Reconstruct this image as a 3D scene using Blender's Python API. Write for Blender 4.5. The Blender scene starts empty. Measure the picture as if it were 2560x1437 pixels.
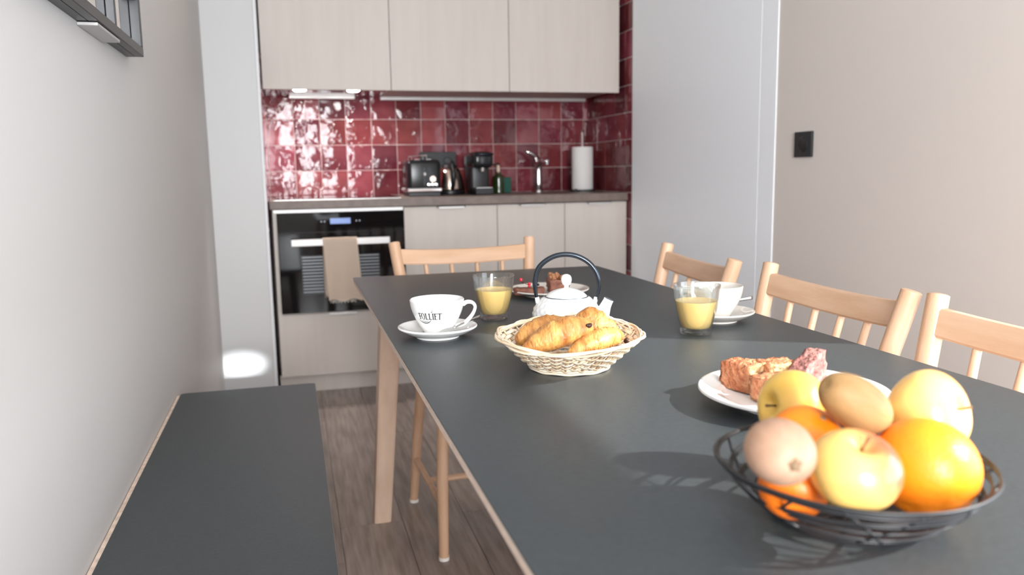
import bpy, bmesh, math, random
from mathutils import Vector, Matrix, noise
random.seed(7)
S = bpy.context.scene
COL = S.collection
PI = math.pi

# ------------------------------------------------------------------ camera
cd = bpy.data.cameras.new('camera')
cam = bpy.data.objects.new('camera', cd)
COL.objects.link(cam)
R_ = Vector((0.96419484, -0.26473381, -0.01563041))
U_ = Vector((0.05310956, 0.13501464, 0.98941923))
F_ = Vector((0.25982239, 0.95482305, -0.14424032))
CAM = Vector((0, 0, 1.0396))
M = Matrix.Identity(4)
for i in range(3):
    M[i][0] = R_[i]; M[i][1] = U_[i]; M[i][2] = -F_[i]; M[i][3] = CAM[i]
cam.matrix_world = M
cd.sensor_width = 36
cd.lens = 36 * 2005.757 / 2560
cd.clip_start = .01
cd.dof.use_dof = True
cd.dof.focus_distance = 1.32
cd.dof.aperture_fstop = 4.5
S.camera = cam

# ------------------------------------------------------------------ sky, sun, daylight, exposure
w = bpy.data.worlds.new('sky'); S.world = w; w.use_nodes = True
bg = w.node_tree.nodes['Background']
bg.inputs[0].default_value = (.84, .92, 1, 1)
bg.inputs[1].default_value = 3.0

def lamp(name, kind, loc, direction, energy, color, **kw):
    d = bpy.data.lights.new(name, kind); o = bpy.data.objects.new(name, d); COL.objects.link(o)
    o.location = loc
    o.rotation_euler = Vector(direction).to_track_quat('-Z', 'Y').to_euler()
    d.energy = energy; d.color = color
    for k, v in kw.items(): setattr(d, k, v)
    return o
SUN_DIR = (-.76, .40, -.52)
lamp('sun', 'SUN', (4, -3, 4), SUN_DIR, 8.5, (1, .96, .90), angle=.012)
# daylight entering through the two window openings behind the frame
lamp('daylight_right', 'AREA', (1.95, -.32, .95), (-1, .10, .0), 40, (.74, .87, 1), shape='RECTANGLE', size=2.1, size_y=1.7)
lamp('daylight_front', 'AREA', (.20, -1.95, 1.36), (.42, 1, 0), 150, (.95, .98, 1), shape='RECTANGLE', size=.72, size_y=1.15)

# added spot, source unseen, for the bright patch at the pillar foot
lamp('added_pillar_spot', 'SPOT', (-.06, -1.7, 1.34), Vector((-.262, 3.78, .178)) - Vector((-.06, -1.7, 1.34)), 2400, (.90, .95, 1), spot_size=.021, spot_blend=.4, shadow_soft_size=.03).scale = (2.1, 1, 1)

vs = S.view_settings
vs.view_transform = 'Standard'; vs.look = 'None'; vs.gamma = 1; vs.use_curve_mapping = False
vs.exposure = 0.2

# ------------------------------------------------------------------ materials
def mat(name, col, rough=.5, metal=0, var=0, nscale=8, bump=0, bscale=40, stretch=(1, 1, 1), spec=.5,
        rand=0, coat=0, trans=0, ior=1.45, emis=None, estr=0, col2=None, detail=4, sss=0, randvec=False, bdist=.01, coatr=.05):
    m = bpy.data.materials.new(name); m.use_nodes = True
    nt = m.node_tree; N = nt.nodes; L = nt.links
    b = N['Principled BSDF']
    b.inputs['Base Color'].default_value = (*col, 1)
    b.inputs['Roughness'].default_value = rough
    b.inputs['Metallic'].default_value = metal
    b.inputs['IOR'].default_value = ior
    b.inputs['Specular IOR Level'].default_value = spec
    b.inputs['Coat Weight'].default_value = coat
    b.inputs['Coat Roughness'].default_value = coatr
    b.inputs['Transmission Weight'].default_value = trans
    if sss:
        b.inputs['Subsurface Weight'].default_value = sss
        b.inputs['Subsurface Radius'].default_value = (.01, .006, .003)
        b.inputs['Subsurface Scale'].default_value = 1
    if emis:
        b.inputs['Emission Color'].default_value = (*emis, 1); b.inputs['Emission Strength'].default_value = estr
    if var or bump or col2 or rand:
        tc = N.new('ShaderNodeTexCoord'); mp = N.new('ShaderNodeMapping'); mp.inputs['Scale'].default_value = stretch
        L.new(tc.outputs['Object'], mp.inputs['Vector'])
        oi = N.new('ShaderNodeObjectInfo')
        ad = N.new('ShaderNodeVectorMath'); ad.operation = 'ADD'
        sc = N.new('ShaderNodeVectorMath'); sc.operation = 'SCALE'; sc.inputs['Scale'].default_value = 13.7 if randvec else 0
        cb = N.new('ShaderNodeCombineXYZ')
        for k in range(3): L.new(oi.outputs['Random'], cb.inputs[k])
        L.new(cb.outputs[0], sc.inputs[0]); L.new(mp.outputs[0], ad.inputs[0]); L.new(sc.outputs[0], ad.inputs[1])
        vec = ad.outputs[0]
        nz = N.new('ShaderNodeTexNoise'); nz.inputs['Scale'].default_value = nscale; nz.inputs['Detail'].default_value = detail
        L.new(vec, nz.inputs['Vector'])
        last = None
        if var or col2:
            mx = N.new('ShaderNodeMix'); mx.data_type = 'RGBA'
            c2 = col2 if col2 else tuple(min(1, c * (1 - var)) for c in col)
            c1 = col if col2 else tuple(min(1, c * (1 + var)) for c in col)
            mx.inputs[6].default_value = (*c1, 1); mx.inputs[7].default_value = (*c2, 1)
            cr = N.new('ShaderNodeMapRange'); cr.inputs[1].default_value = .35; cr.inputs[2].default_value = .65
            L.new(nz.outputs[0], cr.inputs[0]); L.new(cr.outputs[0], mx.inputs[0])
            last = mx.outputs[2]
        if rand:
            hs = N.new('ShaderNodeHueSaturation')
            mr = N.new('ShaderNodeMapRange'); mr.inputs[3].default_value = 1 - rand; mr.inputs[4].default_value = 1 + rand
            L.new(oi.outputs['Random'], mr.inputs[0]); L.new(mr.outputs[0], hs.inputs['Value'])
            if last: L.new(last, hs.inputs['Color'])
            else: hs.inputs['Color'].default_value = (*col, 1)
            last = hs.outputs[0]
        if last: L.new(last, b.inputs['Base Color'])
        if bump:
            bn = N.new('ShaderNodeTexNoise'); bn.inputs['Scale'].default_value = bscale; bn.inputs['Detail'].default_value = 2
            L.new(vec, bn.inputs['Vector'])
            bp = N.new('ShaderNodeBump'); bp.inputs['Strength'].default_value = bump; bp.inputs['Distance'].default_value = bdist
            L.new(bn.outputs[0], bp.inputs['Height']); L.new(bp.outputs[0], b.inputs['Normal'])
    return m

MT = dict(
    wall=mat('beige_wall_paint', (.66, .60, .56), .85, bump=.05, bscale=220, bdist=.001),
    wall2=mat('wall_paint_cool_lit', (.56, .535, .515), .85, bump=.05, bscale=220, bdist=.001),  # same paint as the beige wall, cool daylight mixed into its colour
    white=mat('white_paint', (.58, .575, .575), .45, bump=.03, bscale=150, bdist=.001),
    panel=mat('white_lacquer', (.88, .91, .95), .38),
    ceil=mat('ceiling_paint', (.8, .79, .77), .9),
    grout=mat('grout', (.60, .48, .45), .9, bump=.1, bscale=300, bdist=.001),
    tile=mat('burgundy_glaze', (.215, .048, .056), .05, col2=(.14, .022, .030), nscale=9, rand=.40, bump=1, bscale=34, bdist=.0050, randvec=True, spec=.22),
    cab=mat('pale_wood_laminate', (.60, .54, .495), .5, col2=(.575, .515, .47), nscale=3, stretch=(9, 9, .7), detail=6, bump=.05, bscale=60),
    cabedge=mat('cabinet_edge', (.38, .35, .33), .6),
    worktop=mat('taupe_laminate', (.185, .138, .118), .45, var=.12, nscale=30),
    steel=mat('brushed_steel', (.62, .60, .58), .28, 1),
    chrome=mat('chrome', (.8, .8, .82), .08, 1),
    alu=mat('satin_aluminium', (.56, .54, .53), .45, .6),
    bglass=mat('black_glass', (.004, .004, .005), .05, spec=.35),
    blackp=mat('black_plastic', (.010, .010, .012), .35),
    blackm=mat('black_matte_metal', (.018, .018, .02), .42),
    socket=mat('black_socket_plastic', (.02, .022, .024), .5),
    laminate=mat('dark_laminate', (.040, .048, .052), .42, var=.10, nscale=160, bump=.05, bscale=900, spec=.5, bdist=.001),
    ply=mat('plywood_edge', (.70, .55, .45), .6, var=.15, nscale=60, stretch=(1, 1, 14)),
    oak=mat('light_oak', (.66, .43, .29), .42, col2=(.58, .36, .225), nscale=6, stretch=(5, 5, 1), detail=7, bump=.06, bscale=60, randvec=True),
    oakx=mat('light_oak_rail', (.66, .43, .29), .42, col2=(.58, .36, .225), nscale=6, stretch=(1, 5, 7), detail=7, bump=.06, bscale=60, randvec=True),
    tableleg=mat('ash_leg', (.68, .50, .38), .5, col2=(.60, .42, .31), nscale=5, stretch=(6, 6, .8), detail=6),
    floor=mat('grey_oak_plank', (.300, .245, .215), .28, col2=(.180, .142, .122), nscale=9, stretch=(7, .6, 1), detail=8, rand=.14, bump=.12, bscale=30, bdist=.003, randvec=True),
    china=mat('white_china', (.84, .83, .81), .12, coat=.5),
    china2=mat('shaded_china', (.70, .65, .59), .14, coat=.5),  # china darkened to cream; shade on the right cup and far plate painted in
    ink=mat('black_print', (.008, .008, .010), .9, spec=0),
    glass=mat('clear_glass', (.97, 1, .98), .0, trans=1, ior=1.47),
    juice=mat('orange_juice', (1.0, .68, .26), .3, sss=.2),
    pot=mat('white_enamel', (.86, .85, .83), .22, coat=.3),
    potring=mat('blue_grey_metal', (.12, .16, .20), .3, .8),
    handle=mat('dark_steel_handle', (.05, .06, .075), .22, .85),
    wicker=mat('wicker', (.80, .66, .48), .55, col2=(.66, .48, .30), nscale=25, randvec=True),
    wicker2=mat('bleached_wicker', (.84, .74, .60), .55, col2=(.74, .60, .44), nscale=20, randvec=True),
    crust=mat('baked_crust', (.74, .38, .11), .42, col2=(.34, .10, .016), nscale=24, detail=6, bump=.8, bscale=120, bdist=.004, coat=.2, coatr=.3, stretch=(3, 1, 1), randvec=True),
    choc=mat('chocolate', (.045, .014, .010), .3),
    cake=mat('cake_crumb', (.76, .50, .26), .85, col2=(.42, .22, .10), nscale=110, bump=1, bscale=200, bdist=.006),
    cakecrust=mat('cake_crust', (.40, .115, .045), .7, col2=(.62, .28, .14), nscale=75, bump=1, bscale=170, bdist=.006),
    cakedark=mat('dark_cake_crust', (.20, .065, .055), .6, col2=(.40, .20, .17), nscale=60, bump=1, bscale=130, bdist=.006),
    brownie=mat('brownie', (.145, .048, .030), .6, col2=(.24, .09, .055), nscale=60, bump=.8, bscale=120, bdist=.003),
    nut=mat('walnut', (.42, .20, .09), .5, col2=(.28, .11, .05), nscale=70, bump=.5, bscale=120),
    berry=mat('red_berry', (.75, .01, .04), .2, coat=.5),
    berryd=mat('dark_berry', (.05, .015, .012), .4),
    twig=mat('twig', (.14, .07, .04), .7),
    orange=mat('orange_peel', (.88, .235, .007), .38, var=.04, nscale=10, bump=.35, bscale=260, bdist=.0015, sss=.08),
    tanger=mat('tangerine_peel', (.95, .20, .012), .38, bump=.35, bscale=260, bdist=.0015),
    kiwi=mat('kiwi_skin', (.36, .21, .085), .62, col2=(.27, .15, .055), nscale=60, bump=.35, bscale=300, bdist=.001, stretch=(1, 1, .2)),
    kiwip=mat('kiwi_skin_pale', (.46, .28, .19), .6, col2=(.38, .22, .14), nscale=60, bump=.35, bscale=300, bdist=.001, stretch=(1, 1, .2)),
    kiwiend=mat('kiwi_button', (.22, .14, .08), .8),
    stem=mat('apple_stem', (.16, .09, .03), .7),
    linen=mat('beige_linen', (.92, .76, .62), .9),
    paper=mat('kitchen_paper', (.78, .76, .74), .9, bump=.3, bscale=200, bdist=.002),
    bottle=mat('dark_green_glass', (.02, .035, .008), .1, coat=.5),
    label=mat('cream_plastic', (.75, .62, .48), .4),
    sponge=mat('dark_green_box', (.01, .085, .06), .7),
    copper=mat('warm_steel', (.66, .52, .44), .22, 1),
    mirror=mat('mirror_glass', (.82, .82, .82), .02, 1),
    frame=mat('mirror_frame', (.045, .045, .047), .38, .3),
    led=mat('led_disc', (1, 1, 1), .5, emis=(1, .98, .97), estr=70),
    display=mat('oven_display', (.02, .03, .06), .2, emis=(.16, .25, .55), estr=1.0),
    ovengrey=mat('oven_grey', (.22, .23, .25), .35, .3),
    cap=mat('pale_leg_tip', (.8, .76, .70), .8),  # pale tip at the foot of each chair leg
    hood=mat('hood_steel', (.55, .52, .5), .12, 1),
    winframe=mat('window_frame', (.8, .8, .8), .4),
)

def apple_mat(name, base, green, blush, bdir, amount):
    m = bpy.data.materials.new(name); m.use_nodes = True
    N = m.node_tree.nodes; L = m.node_tree.links; b = N['Principled BSDF']
    b.inputs['Roughness'].default_value = .28; b.inputs['Coat Weight'].default_value = .3
    tc = N.new('ShaderNodeTexCoord')
    dt = N.new('ShaderNodeVectorMath'); dt.operation = 'DOT_PRODUCT'; dt.inputs[1].default_value = bdir
    L.new(tc.outputs['Object'], dt.inputs[0])
    nz = N.new('ShaderNodeTexNoise'); nz.inputs['Scale'].default_value = 35; nz.inputs['Detail'].default_value = 5
    L.new(tc.outputs['Object'], nz.inputs['Vector'])
    ad = N.new('ShaderNodeMath'); ad.operation = 'MULTIPLY_ADD'; ad.inputs[1].default_value = .03; L.new(nz.outputs[0], ad.inputs[0]); L.new(dt.outputs['Value'], ad.inputs[2])
    mr = N.new('ShaderNodeMapRange'); mr.inputs[1].default_value = amount; mr.inputs[2].default_value = amount + .022
    L.new(ad.outputs[0], mr.inputs[0])
    m1 = N.new('ShaderNodeMix'); m1.data_type = 'RGBA'; m1.inputs[6].default_value = (*base, 1); m1.inputs[7].default_value = (*green, 1)
    L.new(nz.outputs[0], m1.inputs[0])
    m2 = N.new('ShaderNodeMix'); m2.data_type = 'RGBA'; m2.inputs[7].default_value = (*blush, 1)
    L.new(m1.outputs[2], m2.inputs[6]); L.new(mr.outputs[0], m2.inputs[0]); L.new(m2.outputs[2], b.inputs['Base Color'])
    return m
def thin_glass():
    m = bpy.data.materials.new('drinking_glass'); m.use_nodes = True
    N = m.node_tree.nodes; L = m.node_tree.links; N.remove(N['Principled BSDF'])
    tr = N.new('ShaderNodeBsdfTransparent'); tr.inputs[0].default_value = (.985, 1, .992, 1)
    gl = N.new('ShaderNodeBsdfGlossy'); gl.inputs['Roughness'].default_value = .02
    lw = N.new('ShaderNodeLayerWeight'); lw.inputs[0].default_value = .5
    pw = N.new('ShaderNodeMath'); pw.operation = 'POWER'; pw.inputs[1].default_value = 2.4
    ma = N.new('ShaderNodeMath'); ma.operation = 'MULTIPLY_ADD'; ma.inputs[1].default_value = .75; ma.inputs[2].default_value = .045
    L.new(lw.outputs['Facing'], pw.inputs[0]); L.new(pw.outputs[0], ma.inputs[0])
    m2 = N.new('ShaderNodeMixShader'); gs = N.new('ShaderNodeBsdfGlass'); gs.inputs['IOR'].default_value = 1.45; gs.inputs['Roughness'].default_value = 0
    m1 = N.new('ShaderNodeMixShader'); m1.inputs[0].default_value = .22; L.new(tr.outputs[0], m1.inputs[1]); L.new(gs.outputs[0], m1.inputs[2])
    L.new(ma.outputs[0], m2.inputs[0]); L.new(m1.outputs[0], m2.inputs[1]); L.new(gl.outputs[0], m2.inputs[2])
    L.new(m2.outputs[0], N['Material Output'].inputs[0])
    return m
MT['glass'] = thin_glass()
def glaze(m):
    """hand-made glaze: hue differs from tile to tile, ripples only in patches of each tile"""
    N = m.node_tree.nodes; L = m.node_tree.links
    hs = [n for n in N if n.bl_idname == 'ShaderNodeHueSaturation'][0]; oi = [n for n in N if n.bl_idname == 'ShaderNodeObjectInfo'][0]
    ml = N.new('ShaderNodeMath'); ml.operation = 'MULTIPLY'; ml.inputs[1].default_value = 7.31
    fr = N.new('ShaderNodeMath'); fr.operation = 'FRACT'; mr = N.new('ShaderNodeMapRange'); mr.inputs[3].default_value = .490; mr.inputs[4].default_value = .508
    L.new(oi.outputs['Random'], ml.inputs[0]); L.new(ml.outputs[0], fr.inputs[0]); L.new(fr.outputs[0], mr.inputs[0]); L.new(mr.outputs[0], hs.inputs['Hue'])
    bp = [n for n in N if n.bl_idname == 'ShaderNodeBump'][0]; src = bp.inputs['Height'].links[0].from_socket; vec = src.node.inputs['Vector'].links[0].from_socket
    nz = N.new('ShaderNodeTexNoise'); nz.inputs['Scale'].default_value = 9; L.new(vec, nz.inputs['Vector'])
    m2 = N.new('ShaderNodeMapRange'); m2.inputs[1].default_value = .48; m2.inputs[2].default_value = .72; m2.inputs[3].default_value = .10; L.new(nz.outputs[0], m2.inputs[0])
    mu = N.new('ShaderNodeMath'); mu.operation = 'MULTIPLY'; L.new(src, mu.inputs[0]); L.new(m2.outputs[0], mu.inputs[1]); L.new(mu.outputs[0], bp.inputs['Height'])
glaze(MT['tile'])
MT['apple1'] = apple_mat('yellow_apple_skin', (.86, .52, .16), (.76, .50, .13), (.72, .12, .05), (.75, -.2, .55), .020)
MT['apple2'] = apple_mat('yellow_apple_skin_b', (.88, .52, .16), (.84, .56, .17), (.75, .20, .06), (.6, .2, .6), .029)
MT['apple3'] = apple_mat('yellow_apple_skin_c', (.84, .48, .10), (.70, .46, .08), (.78, .16, .05), (-.9, -.3, -.4), .024)

# ------------------------------------------------------------------ helpers
def tag(o, label=None, cat=None, group=None, kind=None):
    if label: o['label'] = label
    if cat: o['category'] = cat
    if group: o['group'] = group
    if kind: o['kind'] = kind
    return o
def thing(name, label, cat, loc=(0, 0, 0), rotz=0, group=None, rot=None):
    o = bpy.data.objects.new(name, None); COL.objects.link(o)
    o.empty_display_size = .05
    o.location = loc; o.rotation_euler = rot if rot else (0, 0, rotz)
    return tag(o, label, cat, group)
def obj(name, bm, m, parent=None, loc=(0, 0, 0), rot=(0, 0, 0), smooth=False, label=None, kind=None, recalc=True):
    if recalc: bmesh.ops.recalc_face_normals(bm, faces=bm.faces)
    me = bpy.data.meshes.new(name); bm.to_mesh(me); bm.free()
    for mm in (m if isinstance(m, (list, tuple)) else [m]): me.materials.append(mm)
    if smooth:
        for p in me.polygons: p.use_smooth = True
        if smooth != 'all': me.set_sharp_from_angle(angle=math.radians(35))
    o = bpy.data.objects.new(name, me); COL.objects.link(o)
    o.parent = parent; o.location = loc; o.rotation_euler = rot
    return tag(o, label, None, None, kind)
def dup(root):
    r = root.copy(); COL.objects.link(r)
    for ch in list(root.children):
        c = ch.copy(); COL.objects.link(c); c.parent = r
        for g in list(ch.children):
            d = g.copy(); COL.objects.link(d); d.parent = c
    return r
def bx(bm, x0, x1, y0, y1, z0, z1, bev=0, seg=1, mi=0):
    r = bmesh.ops.create_cube(bm, size=1)['verts']
    for v in r:
        v.co = Vector(((x0 + x1) / 2 + v.co.x * (x1 - x0), (y0 + y1) / 2 + v.co.y * (y1 - y0), (z0 + z1) / 2 + v.co.z * (z1 - z0)))
    fs = set(f for v in r for f in v.link_faces)
    for f in fs: f.material_index = mi
    if bev:
        es = list(set(e for v in r for e in v.link_edges))
        bmesh.ops.bevel(bm, geom=es, offset=bev, segments=seg, affect='EDGES', profile=.5)
    return bm
def box(x0, x1, y0, y1, z0, z1, bev=0, seg=1):
    return bx(bmesh.new(), x0, x1, y0, y1, z0, z1, bev, seg)
def tube(bm, pts, rad, n=8, closed=False, flat=None, caps=True, up=None):
    """sweep a circle (or ellipse, flat=(a,b)) along pts; rad scalar or list"""
    pts = [Vector(p) for p in pts]; k = len(pts)
    rad = rad if isinstance(rad, (list, tuple)) else [rad] * k
    rings = []; prev = None
    for i, p in enumerate(pts):
        if closed: t = pts[(i + 1) % k] - pts[i - 1]
        else: t = pts[min(i + 1, k - 1)] - pts[max(i - 1, 0)]
        t.normalize()
        if up is not None:
            a = t.cross(Vector(up)); a.normalize()
        elif prev is None:
            a = t.orthogonal().normalized()
        else:
            a = prev - t * prev.dot(t); a.normalize()
        prev = a
        b = t.cross(a)
        fa, fb = flat if flat else (1, 1)
        rings.append([bm.verts.new(p + (a * math.cos(2 * PI * j / n) * fa + b * math.sin(2 * PI * j / n) * fb) * rad[i]) for j in range(n)])
    for i in range(k if closed else k - 1):
        A = rings[i]; B = rings[(i + 1) % k]
        for j in range(n): bm.faces.new((A[j], A[(j + 1) % n], B[(j + 1) % n], B[j]))
    if not closed and caps:
        bm.faces.new(rings[0][::-1]); bm.faces.new(rings[-1])
    return bm
def lathe(prof, n=32, mod=None, cx=0, cy=0, bm=None, sx=1, sy=1):
    """prof [(r,z)...]; r==0 ends closed with a point. mod(r,z,ang)->r"""
    bm = bm or bmesh.new(); rings = []
    for r, z in prof:
        if r <= 1e-6: rings.append(bm.verts.new((cx, cy, z)))
        else:
            ring = []
            for j in range(n):
                a = 2 * PI * j / n; q = mod(r, z, a) if mod else r
                ring.append(bm.verts.new((cx + q * math.cos(a) * sx, cy + q * math.sin(a) * sy, z)))
            rings.append(ring)
    for A, B in zip(rings, rings[1:]):
        la, lb = isinstance(A, list), isinstance(B, list)
        for j in range(n):
            if la and lb: bm.faces.new((A[j], A[(j + 1) % n], B[(j + 1) % n], B[j]))
            elif lb: bm.faces.new((A, B[(j + 1) % n], B[j]))
            elif la: bm.faces.new((A[j], A[(j + 1) % n], B))
    return bm
def smoothprof(pts, sub=4):
    out = []
    k = len(pts)
    for i in range(k - 1):
        p0 = pts[max(i - 1, 0)]; p1 = pts[i]; p2 = pts[i + 1]; p3 = pts[min(i + 2, k - 1)]
        for s in range(sub):
            t = s / sub
            out.append(tuple(.5 * ((2 * p1[c]) + (-p0[c] + p2[c]) * t + (2 * p0[c] - 5 * p1[c] + 4 * p2[c] - p3[c]) * t * t + (-p0[c] + 3 * p1[c] - 3 * p2[c] + p3[c]) * t ** 3) for c in range(len(p1))))
    out.append(tuple(pts[-1]))
    return out
def shrink(bm, f):
    for v in bm.verts: v.co *= f
    return bm
def structure(o): o['kind'] = 'structure'; return o

# ------------------------------------------------------------------ room shell
XL, XR, YP, YB, YF, ZC = -.336, 1.67, 3.783, 4.416, -1.8, 2.55
PX = -.104
WH = .919          # worktop top
FR = 3.842         # cabinet front plane
# floor with planks
fl = structure(obj('floor', box(XL - .2, XR + .2, YF - .2, YB + .2, -.12, -.006), MT['floor']))
pm = None
xs0 = .0895 - .185 * 3
yy0 = 2.308
plank_full = None
col = 0
x = xs0
while x < XR:
    x1 = x + .185
    off = [0, .47, .83, .21, .64][col % 5] * 1.3 if col != 3 else 0
    y = yy0 - 1.3 * 4 + (off if col != 3 else 0)
    while y < YB:
        y1 = y + 1.3
        a, b = max(x, XL), min(x1, XR); c, d = max(y, YF), min(y1, YB)
        if b - a > .01 and d - c > .01:
            if plank_full is not None and abs(b - a - .185) < 1e-4 and abs(d - c - 1.3) < 1e-4:
                o = plank_full.copy(); COL.objects.link(o); o.parent = fl; o.location = ((a + b) / 2, (c + d) / 2, -.003)
            else:
                hx, hy = (b - a) / 2 - .0006, (d - c) / 2 - .0006
                o = obj('plank', box(-hx, hx, -hy, hy, -.005, .003, .0008), MT['floor'], fl, ((a + b) / 2, (c + d) / 2, -.003))
                if abs(b - a - .185) < 1e-4 and abs(d - c - 1.3) < 1e-4: plank_full = o
        y = y1
    x = x1; col += 1
structure(obj('ceiling', box(XL - .15, XR + .15, YF - .15, YB + .15, ZC, ZC + .1), MT['ceil']))
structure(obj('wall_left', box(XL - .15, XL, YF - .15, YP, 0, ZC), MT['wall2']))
structure(obj('wall_left_pillar', box(XL - .15, PX, YP, YB + .15, 0, ZC), MT['white']))
structure(obj('trim_1', box(PX - .012, PX, YP - .006, YP - .0002, 0, ZC - .002, .001), mat('trim_white', (.72, .72, .74), .4)))
wb = structure(obj('wall_back', box(PX, XR, YB, YB + .15, 0, ZC), MT['grout']))
# right wall: solid strip, the white panelled part near the kitchen, and the window opening
bm = box(XR, XR + .15, .72, YB + .15, 0, ZC)
bx(bm, XR, XR + .15, YF - .15, -1.35, 0, ZC); bx(bm, XR, XR + .15, -1.35, .72, 1.80, ZC); bx(bm, XR, XR + .15, -1.35, .72, 0, .05)
wr = structure(obj('wall_right', bm, MT['wall']))
bm = box(XL - .15, -.2, YF - .15, YF, 0, ZC); bx(bm, .62, XR, YF - .15, YF, 0, ZC); bx(bm, -.2, .62, YF - .15, YF, 2.0, ZC); bx(bm, -.2, .62, YF - .15, YF, 0, .72)
structure(obj('wall_front', bm, MT['wall']))
def winframe(name, p0, p1, horizontal):
    bm = bmesh.new(); t = .05
    (a0, z0), (a1, z1) = p0, p1; mid = (a0 + a1) / 2
    segs = [(a0, a0 + t, z0, z1), (a1 - t, a1, z0, z1), (a0, a1, z0, z0 + t), (a0, a1, z1 - t, z1), (mid - .03, mid + .03, z0, z1)]
    for s in segs:
        if horizontal: bx(bm, s[0], s[1], YF - .11, YF - .06, s[2], s[3])
        else: bx(bm, XR + .06, XR + .11, s[0], s[1], s[2], s[3])
    return structure(obj(name, bm, MT['winframe']))
winframe('window_1', (-1.35, .05), (.72, 1.80), False)
winframe('window_2', (-.2, .72), (.62, 2.0), True)
# white closet panels flush with the right wall
d1 = structure(obj('door_1', box(XR - .005, XR, 2.641, YP, .0, ZC - .002, .0015), MT['panel']))
structure(obj('trim_2', box(XR - .005, XR, 2.54, 2.6375, .0, ZC - .002, .0015), MT['panel']))
structure(obj('baseboard_right', box(XR - .012, XR, .72, 2.538, 0, .07, .002), MT['white']))
structure(obj('baseboard_left', box(XL, XL + .012, YF, YP, 0, .07, .002), MT['white']))

# ---- zellige tiles (parts of the walls they clad)
T = .134
def tile_bm(seed, wx=.1305, wz=.1305):
    random.seed(seed); bm = bmesh.new(); n = 4
    g = [[None] * (n + 1) for _ in range(n + 1)]
    for i in range(n + 1):
        for j in range(n + 1):
            e = (i in (0, n)) or (j in (0, n))
            dx = (.0 if i in (0, n) else 0)
            y = -.006 + (0.0014 if e else random.uniform(-.0006, .0006))
            g[i][j] = bm.verts.new(((i / n - .5) * wx + (random.uniform(-.0006, .0006) if e else 0), y, (j / n - .5) * wz + (random.uniform(-.0006, .0006) if e else 0)))
    for i in range(n):
        for j in range(n): bm.faces.new((g[i][j], g[i + 1][j], g[i + 1][j + 1], g[i][j + 1]))
    rim = [g[i][0] for i in range(n + 1)] + [g[n][j] for j in range(1, n + 1)] + [g[i][n] for i in range(n - 1, -1, -1)] + [g[0][j] for j in range(n - 1, 0, -1)]
    low = [bm.verts.new((v.co.x, .0, v.co.z)) for v in rim]
    k = len(rim)
    for i in range(k): bm.faces.new((rim[i], low[i], low[(i + 1) % k], rim[(i + 1) % k]))
    return bm
def tile_mesh(seed, wx=.1305, wz=.1305):
    bm = tile_bm(seed, wx, wz); me = bpy.data.meshes.new('tile'); bm.to_mesh(me); bm.free()
    me.materials.append(MT['tile'])
    for p in me.polygons: p.use_smooth = len(p.vertices) == 4
    me.set_sharp_from_angle(angle=math.radians(50))
    return me
protos = [tile_mesh(s) for s in range(8)]
def put_tile(parent, me, loc, rz, rnd):
    o = bpy.data.objects.new('tile', me); COL.objects.link(o); o.parent = parent; o.location = loc
    o.rotation_euler = (rnd.uniform(-.010, .010), rnd.choice((0, PI / 2, PI, -PI / 2)) if abs(me.vertices[0].co.x + .06525) < .002 else 0, rz + rnd.uniform(-.010, .010))
rnd = random.Random(3)
cut1 = tile_mesh(90, .0265); cut2 = tile_mesh(91, .0905); ctop = tile_mesh(92, .1305, .125)
for k in range(5):
    for i in range(13): put_tile(wb, rnd.choice(protos), (-.101 + T * (i + .5), YB + .0028, WH + T * (k + .5)), 0, rnd)
    put_tile(wb, cut1, (XR - .0145, YB + .0028, WH + T * (k + .5)), 0, rnd)
for k in range(-7, 12):
    z = WH + T * (k + .5)
    for i in range(5):
        y = YB - T * (i + .5)
        if i == 4: y = YB - T * 4 - .048
        put_tile(wr, cut2 if i == 4 else rnd.choice(protos), (XR + .0028, y, z), -PI / 2, rnd)
lp = bpy.data.objects['wall_left_pillar']
for k in range(-1, 5):
    z = WH + T * (k + .5)
    for i in range(5):
        y = YB - T * (i + .5) if i < 4 else YB - T * 4 - .048
        if k < 0 and i < 3: continue
        put_tile(lp, cut2 if i == 4 else rnd.choice(protos), (PX - .0028, y, z), PI / 2, rnd)

# ------------------------------------------------------------------ kitchen units
DF = .019
def door_panel(name, x0, x1, z0, z1, parent, y=FR, m='cab'):
    return obj(name, box(x0 + .0015, x1 - .0015, y, y + DF, z0, z1, .0012), MT[m], parent)
def tab(x0, x1, z, parent, y=FR):
    bm = bmesh.new()
    v = [bm.verts.new(p) for p in [(x0, y - .001, z), (x1, y - .001, z), (x1 - .012, y - .016, z - .004), (x0 + .012, y - .016, z - .004), (x1 - .012, y - .016, z - .012), (x0 + .012, y - .016, z - .012), (x0, y - .001, z - .006), (x1, y - .001, z - .006)]]
    for f in [(0, 1, 2, 3), (3, 2, 4, 5), (5, 4, 7, 6), (0, 3, 5, 6), (1, 7, 4, 2), (0, 6, 7, 1)]: bm.faces.new([v[i] for i in f])
    return obj('handle', bm, MT['alu'], parent)
ux = [-.098, .484, 1.062, 1.640]
ulab = ['pale wood wall cupboard at the left, above the two hood lights', 'pale wood wall cupboard in the middle, above the toaster and coffee machine', 'pale wood wall cupboard at the right, above the tap and paper roll']
ZU, YU = 1.434, 3.888
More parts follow.
